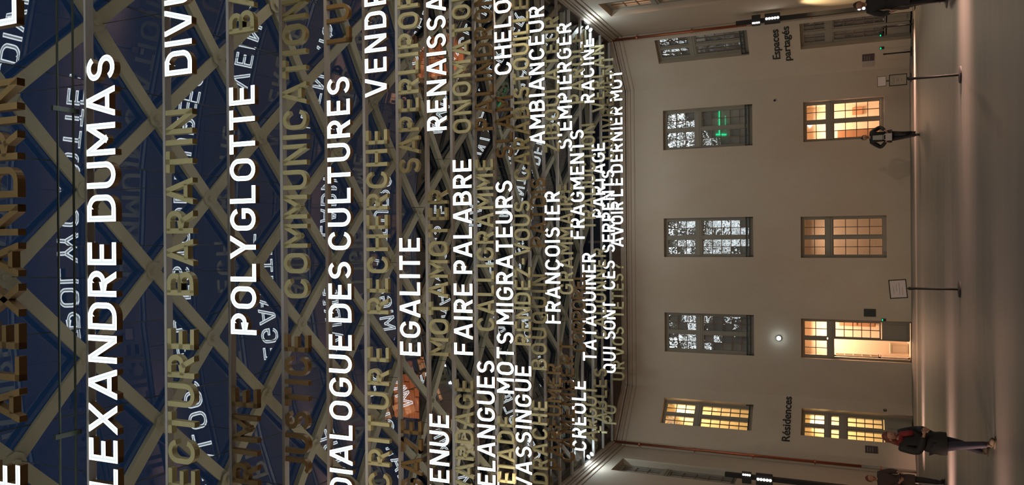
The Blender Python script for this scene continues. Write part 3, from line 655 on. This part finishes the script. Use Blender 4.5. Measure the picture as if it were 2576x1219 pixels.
# ------------------------------------------------------------------ stanchions
def stanchion(x, y, label, card=None, h=.95):
    root = thing('stanchion', label, 'stanchion', (x, y, 0))
    mb = MB(); mb.lathe([(.175, 0), (.175, .012), (.16, .028), (.05, .04)], n=24); build('base', mb, M['black'], root)
    mb = MB(); mb.tube((0, 0, .035), (0, 0, h - .10), .025, n=14); smooth(build('post', mb, M['black'], root))
    mb = MB(); mb.lathe([(.031, h - .10), (.033, h - .02), (.026, h)], n=16); build('belt_head', mb, M['black'], root)
    if card == 'single':
        sr = tag(link('sign_frame', None, root, (0, 0, h), (R(-8), R(-5), 0)))
        f_ = MB(); W, Hh, z0 = .20, .17, .02
        f_.box(-W, W, -.012, .012, z0, z0 + .018); f_.box(-W, W, -.012, .012, z0 + 2 * Hh - .018, z0 + 2 * Hh); f_.box(-W, -W + .018, -.012, .012, z0, z0 + 2 * Hh); f_.box(W - .018, W, -.012, .012, z0, z0 + 2 * Hh); f_.box(-.012, .012, -.01, .01, -.03, z0)
        build('frame', f_, M['black'], sr)
        f_ = MB(); f_.box(-W + .015, W - .015, -.004, .004, z0 + .015, z0 + 2 * Hh - .015); build('paper', f_, M['white'], sr)
        f_ = MB()
        for i, (l0, l1) in enumerate(((-.10, .06), (-.06, .10), (-.12, .13), (-.14, .02))): f_.box(l0, l1, -.0055, -.0042, z0 + .25 - i * .055, z0 + .256 - i * .055)
        build('printed_lines', f_, M['print'], sr)
    if card == 'double':
        sr = tag(link('sign_frame', None, root, (0, 0, h), (R(-4), R(0), 0)))
        for (W, z0, z1, m, bar_) in ((.118, .01, .345, M['paintpipe'], .014), (.105, .40, .565, M['white'], .006)):
            f_ = MB(); f_.box(-W, W, -.012, .012, z0, z0 + bar_); f_.box(-W, W, -.012, .012, z1 - bar_, z1); f_.box(-W, -W + bar_, -.012, .012, z0, z1); f_.box(W - bar_, W, -.012, .012, z0, z1)
            if z0 > .1: f_.box(-.010, .010, -.01, .01, .345, z0)
            else: f_.box(-.012, .012, -.01, .01, -.03, z0)
            build('frame', f_, M['black'], sr)
            f_ = MB(); f_.box(-W + bar_, W - bar_, -.004, .004, z0 + bar_, z1 - bar_); build('paper', f_, m, sr)
        f_ = MB()
        for i, (l0, l1, z) in enumerate(((-.08, .07, .27), (-.05, .06, .245), (-.04, .05, .19), (-.03, .03, .165), (-.02, .04, .11))): f_.box(l0, l1, -.0055, -.0042, z, z + .008)
        build('printed_lines', f_, M['print'], sr)
    return root
stanchion(-1.03, 18.17, 'black stanchion carrying one tilted white notice, in mid floor', 'single')
stanchion(3.30, 17.79, 'black stanchion carrying two notices one above the other', 'double')
stanchion(6.72, 31.0, 'plain black stanchion left of the right corner door', None, .92)
stanchion(7.45, 30.0, 'plain black stanchion in front of the right corner door')
stanchion(5.42, 20.0, 'plain black stanchion nearest the right edge beside the man in black')
stanchion(5.85, 31.3, 'black stanchion half hidden behind the two notice stand', None, .60)

# ------------------------------------------------------------------ people
def skin_mesh(verts, edges, radii, root=0, sub=1):
    me = bpy.data.meshes.new('b'); me.from_pydata(verts, edges, []); o = bpy.data.objects.new('b', me); COL.objects.link(o)
    md = o.modifiers.new('s', 'SKIN'); md.use_smooth_shade = True
    for i, r_ in enumerate(radii):
        d = me.skin_vertices[0].data[i]; d.radius = r_ if isinstance(r_, tuple) else (r_, r_); d.use_root = (i == root)
    s2 = o.modifiers.new('u', 'SUBSURF'); s2.levels = s2.render_levels = sub
    dg = bpy.context.evaluated_depsgraph_get(); dg.update(); out = bpy.data.meshes.new_from_object(o.evaluated_get(dg)); bpy.data.objects.remove(o); return out
def person(label, loc, rz, height, J, coat, legs, hair, shoes, long_coat=.0, hood=False, scarf=None, headturn=0, headdip=0):
    k = height / 1.75
    D = dict(pelvis=(0, 0, .95), waist=(0, 0, 1.10), chest=(0, -.01, 1.30), neck=(0, 0, 1.47), head=(0, -.03, 1.63),
             shR=(.18, 0, 1.42), elR=(.25, .03, 1.13), wrR=(.25, -.06, .88), shL=(-.18, 0, 1.42), elL=(-.25, .03, 1.13), wrL=(-.25, -.06, .88),
             hipR=(.09, 0, .90), knR=(.10, -.02, .49), anR=(.10, .02, .09), hipL=(-.09, 0, .90), knL=(-.10, -.02, .49), anL=(-.10, .02, .09))
    D.update(J); D = {a: Vector(b) * k for a, b in D.items()}
    root = thing('person', label, 'person', loc, rz)
    names = ['pelvis', 'waist', 'chest', 'neck', 'shR', 'elR', 'wrR', 'shL', 'elL', 'wrL', 'hipR', 'knR', 'anR', 'hipL', 'knL', 'anL']
    rad = dict(pelvis=(.13, .10), waist=(.12, .09), chest=(.145, .10), neck=.052, shR=.058, elR=.042, wrR=.027, shL=.058, elL=.042, wrL=.027, hipR=.085, knR=.055, anR=.04, hipL=.085, knL=.055, anL=.04)
    v = [D[n] for n in names]; r_ = [tuple(q * k for q in rad[n]) if isinstance(rad[n], tuple) else rad[n] * k for n in names]
    ed = [(0, 1), (1, 2), (2, 3), (2, 4), (4, 5), (5, 6), (2, 7), (7, 8), (8, 9), (0, 10), (10, 11), (11, 12), (0, 13), (13, 14), (14, 15)]
    v.append(D['neck'] + (D['head'] - D['neck']) * .5); r_.append(.048 * k); ed.append((3, 16))
    for s, (e, w_) in (('R', (5, 6)), ('L', (8, 9))):         # hands: palm, four fingers, thumb
        d = (v[w_] - v[e]).normalized(); side = Vector((1 if s == 'R' else -1, 0, 0)); across = d.cross(side).normalized(); inn = across.cross(d).normalized()
        if inn.x * (1 if s == 'R' else -1) > 0: inn = -inn
        pi = len(v); v.append(v[w_] + d * .055 * k); r_.append((.026 * k, .018 * k)); ed.append((w_, pi))
        for q, (off, ln_) in enumerate(((-.030, .062), (-.010, .075), (.010, .070), (.029, .052))):
            b0 = v[pi] + d * .035 * k + across * off * k; i0 = len(v); v += [b0, b0 + d * ln_ * .55 * k, b0 + d * ln_ * .85 * k + inn * ln_ * .5 * k]; r_ += [.0095 * k, .0085 * k, .007 * k]; ed += [(pi, i0), (i0, i0 + 1), (i0 + 1, i0 + 2)]
        b0 = v[pi] - across * .030 * k + inn * .012 * k; i0 = len(v); v += [b0, b0 - across * .018 * k + d * .035 * k + inn * .02 * k]; r_ += [.011 * k, .008 * k]; ed += [(pi, i0), (i0, i0 + 1)]
    body = skin_mesh([tuple(q) for q in v], ed, r_)
    # head, joined to the same mesh
    hm = MB()
    def face(p):
        q = p.copy()
        if p.z < 0: q.x *= 1 + .30 * p.z; q.y *= 1 + .12 * p.z
        if p.y < -.85 and -.45 < p.z < .1: q.y -= .22 * max(0, 1 - abs(p.x) * 5)
        return q
    hm.ball((0, 0, 0), (.077 * k, .096 * k, .118 * k), 20, 16, fn=face)
    for s in (-1, 1): hm.ball((s * .078 * k, .01 * k, -.005 * k), (.014 * k, .022 * k, .034 * k), 8, 6)
    rm = Matrix.Translation(D['head']) @ Matrix.Rotation(headturn, 4, 'Z') @ Matrix.Rotation(headdip, 4, 'X')
    vs = [tuple(q.co) for q in body.vertices]; fs = [tuple(p.vertices) for p in body.polygons]; n0 = len(vs)
    vs += [tuple(rm @ Vector(q)) for q in hm.v]; fs += [tuple(i + n0 for i in f) for f in hm.f]
    me = bpy.data.meshes.new('body'); me.from_pydata(vs, [], fs); me.materials.append(M['skin']); smooth(link('body', me, root))
    def hpart(name, mb, m): o = build(name, mb, m, root); o.matrix_basis = rm; return smooth(o)
    e_ = MB()
    for s in (-1, 1): e_.ball((s * .03 * k, -.086 * k, .008 * k), (.011 * k, .008 * k, .006 * k), 8, 6)
    hpart('eyes', e_, M['hair']); e_ = MB(); e_.ball((0, -.088 * k, -.058 * k), (.022 * k, .008 * k, .006 * k), 8, 6); hpart('mouth', e_, M['redscarf'])
    hr = MB()
    def cap(p):
        q = p.copy()
        if p.y < -.15 and p.z < .42: q.y = -.15 + (p.y + .15) * .15; q.x *= 1.0
        if not hood and p.z < -.35: q *= .8
        return q
    hr.ball((0, .012 * k, .012 * k), (.089 * k, .104 * k, .128 * k), 18, 12, fn=cap)
    if hood: hr.ball((0, .055 * k, -.10 * k), (.095 * k, .062 * k, .15 * k), 14, 10)
    hpart('hair', hr, hair)
    # coat: torso and sleeves in one piece, then the skirt of the coat
    cn = ['pelvis', 'waist', 'chest', 'neck', 'shR', 'elR', 'wrR', 'shL', 'elL', 'wrL']; cv = [D[n].copy() for n in cn]; cv[3] = D['neck'] - Vector((0, 0, .03 * k))
    cv[6] = D['elR'] + (D['wrR'] - D['elR']) * .93; cv[9] = D['elL'] + (D['wrL'] - D['elL']) * .93
    cr_ = [(.185, .145), (.17, .135), (.185, .14), (.075, .075), .088, .075, .055, .088, .075, .055]
    cr_ = [tuple(a * k for a in q) if isinstance(q, tuple) else q * k for q in cr_]
    co = skin_mesh([tuple(q) for q in cv], [(0, 1), (1, 2), (2, 3), (2, 4), (4, 5), (5, 6), (2, 7), (7, 8), (8, 9)], cr_, sub=2); co.materials.append(coat); smooth(link('coat', co, root))
    if long_coat:
        n = 18; mb = MB(); vs = []; px, py = D['pelvis'].x, D['pelvis'].y; mx, my = (D['knR'].x + D['knL'].x) / 2, (D['knR'].y + D['knL'].y) / 2
        for (z, rx, ry, t) in ((1.06, .17, .13, 0), (.95, .20, .155, .1), (.95 - long_coat * .6, .225, .17, .5), (.95 - long_coat, .215, .165, 1)):
            for i in range(n):
                a = 2 * math.pi * i / n; wv = 1 + .04 * math.sin(5 * a); vs.append((px + (mx - px) * t * .6 + rx * k * wv * math.cos(a), py + (my - py) * t * .6 + ry * k * wv * math.sin(a), z * k))
        fs = [(j * n + i, j * n + (i + 1) % n, (j + 1) * n + (i + 1) % n, (j + 1) * n + i) for j in range(3) for i in range(n)]
        mb.add(vs, fs); smooth(build('coat_skirt', mb, coat if not isinstance(long_coat, tuple) else coat, root))
    ln = ['pelvis', 'hipR', 'knR', 'anR', 'hipL', 'knL', 'anL']
    tr = skin_mesh([tuple(D[n]) for n in ln], [(0, 1), (1, 2), (2, 3), (0, 4), (4, 5), (5, 6)], [(.15 * k, .12 * k), .105 * k, .074 * k, .056 * k, .105 * k, .074 * k, .056 * k], sub=2); tr.materials.append(legs); smooth(link('trousers', tr, root))
    for a in ('anR', 'anL'):
        fx = D.get('toe' + a[2]); A = D[a]; dr = Vector((0, -1, 0)) if fx is None else Vector((fx.x, fx.y, 0)).normalized()
        sh = MB(); sh.ball((0, 0, 0), (.042 * k, .125 * k, .045 * k), 12, 8, fn=lambda p: Vector((p.x, p.y, max(p.z, -.9))))
        sh.box(-.042 * k, .042 * k, -.12 * k, .12 * k, -.052 * k, -.036 * k); sh.tube((0, .05 * k, 0), (0, .05 * k, .07 * k), .046 * k, n=10)
        o = smooth(build('shoe', sh, shoes, root)); o.location = (A.x + dr.x * .06 * k, A.y + dr.y * .06 * k, max(A.z - .04 * k, .052 * k)); o.rotation_euler = (0, 0, math.atan2(dr.x, -dr.y))
    if scarf:
        mb = MB()
        for j in range(20):
            a0, a1 = 2 * math.pi * j / 20, 2 * math.pi * (j + 1) / 20; c = D['neck']
            p = lambda a: (c.x + .085 * k * math.cos(a), c.y + .085 * k * math.sin(a) - .01, c.z + .02 * k - .025 * k * (1 - math.sin(a)))
            mb.tube(p(a0), p(a1), .042 * k, n=8)
        mb.tube((D['neck'].x + .03 * k, D['neck'].y - .11 * k, D['neck'].z - .02 * k), (D['chest'].x + .05 * k, D['chest'].y - .165 * k, D['chest'].z - .06 * k), .05 * k, .045 * k, n=8)
        smooth(build('scarf', mb, scarf, root))
    return root, D, k

# woman walking to the right, looking down at her joined hands
pw, D, k = person('woman with auburn hair, red scarf and long dark coat walking on the left', (-3.32, 14.25, 0), R(52), 1.60,
    dict(head=(0, -.07, 1.61), neck=(0, -.01, 1.46), elR=(.25, -.02, 1.15), wrR=(.08, -.26, 1.06), elL=(-.25, -.02, 1.15), wrL=(-.06, -.25, 1.08),
         knR=(.09, .07, .49), anR=(.09, .25, .13), knL=(-.09, -.10, .50), anL=(-.09, -.19, .09)),
    M['coat'], M['jeans'], M['redhair'], M['boots'], long_coat=.24, hood=True, scarf=M['redscarf'], headturn=R(10), headdip=R(16))
# man in dark clothes with a white shirt and a white bag
pm_, D, k = person('man in dark jacket and pale shirt walking before the bright peach window', (3.38, 28.05, 0), R(-8), 1.70,
    dict(elR=(.33, .05, 1.16), wrR=(.20, -.14, 1.02), elL=(-.36, .04, 1.14), wrL=(-.16, -.16, .99), knR=(.07, -.14, .50), anR=(.08, .12, .20), knL=(-.05, -.04, .49), anL=(.0, -.06, .09)),
    M['coat'], M['coat'], M['hair'], M['coat'], long_coat=.14)
mb = MB(); mb.hexa([(-.10, -.155, 1.07), (.06, -.155, 1.07), (.06, -.13, 1.07), (-.10, -.13, 1.07), (-.09, -.165, 1.36), (.05, -.165, 1.36), (.05, -.12, 1.36), (-.09, -.12, 1.36)])
build('shirt', mb, M['sneaker'], pm_)
bag = thing('carried_bag', 'flat white bag held by the man before the peach window', 'bag', (3.34, 27.76, .80))
mb = MB(); mb.box(-.13, .10, -.03, .02, 0, .19); build('pouch', mb, M['white'], bag)
mb = MB(); mb.tube((-.11, -.005, .18), (-.08, -.005, .25), .008); mb.tube((-.08, -.005, .25), (.05, -.005, .25), .008); mb.tube((.05, -.005, .25), (.08, -.005, .19), .008); build('handle', mb, M['white'], bag)
# person cut by the left edge
person('person in dark brown coat cut off by the left edge of the court view', (-6.00, 21.3, 0), R(38), 1.74,
    dict(elR=(.24, -.06, 1.16), wrR=(.14, -.26, 1.02), elL=(-.24, -.04, 1.15), wrL=(-.12, -.25, 1.0)),
    M['brownjacket'], M['coat'], M['redhair'], M['coat'], long_coat=.30)
# man in black at the right edge
person('tall man in black coat standing at the right edge before the warm lit wall', (6.0, 21.6, 0), R(-25), 1.93,
    dict(elL=(-.26, -.05, 1.16), wrL=(-.20, -.24, .98)), M['coat'], M['coat'], M['hair'], M['coat'], long_coat=.35)
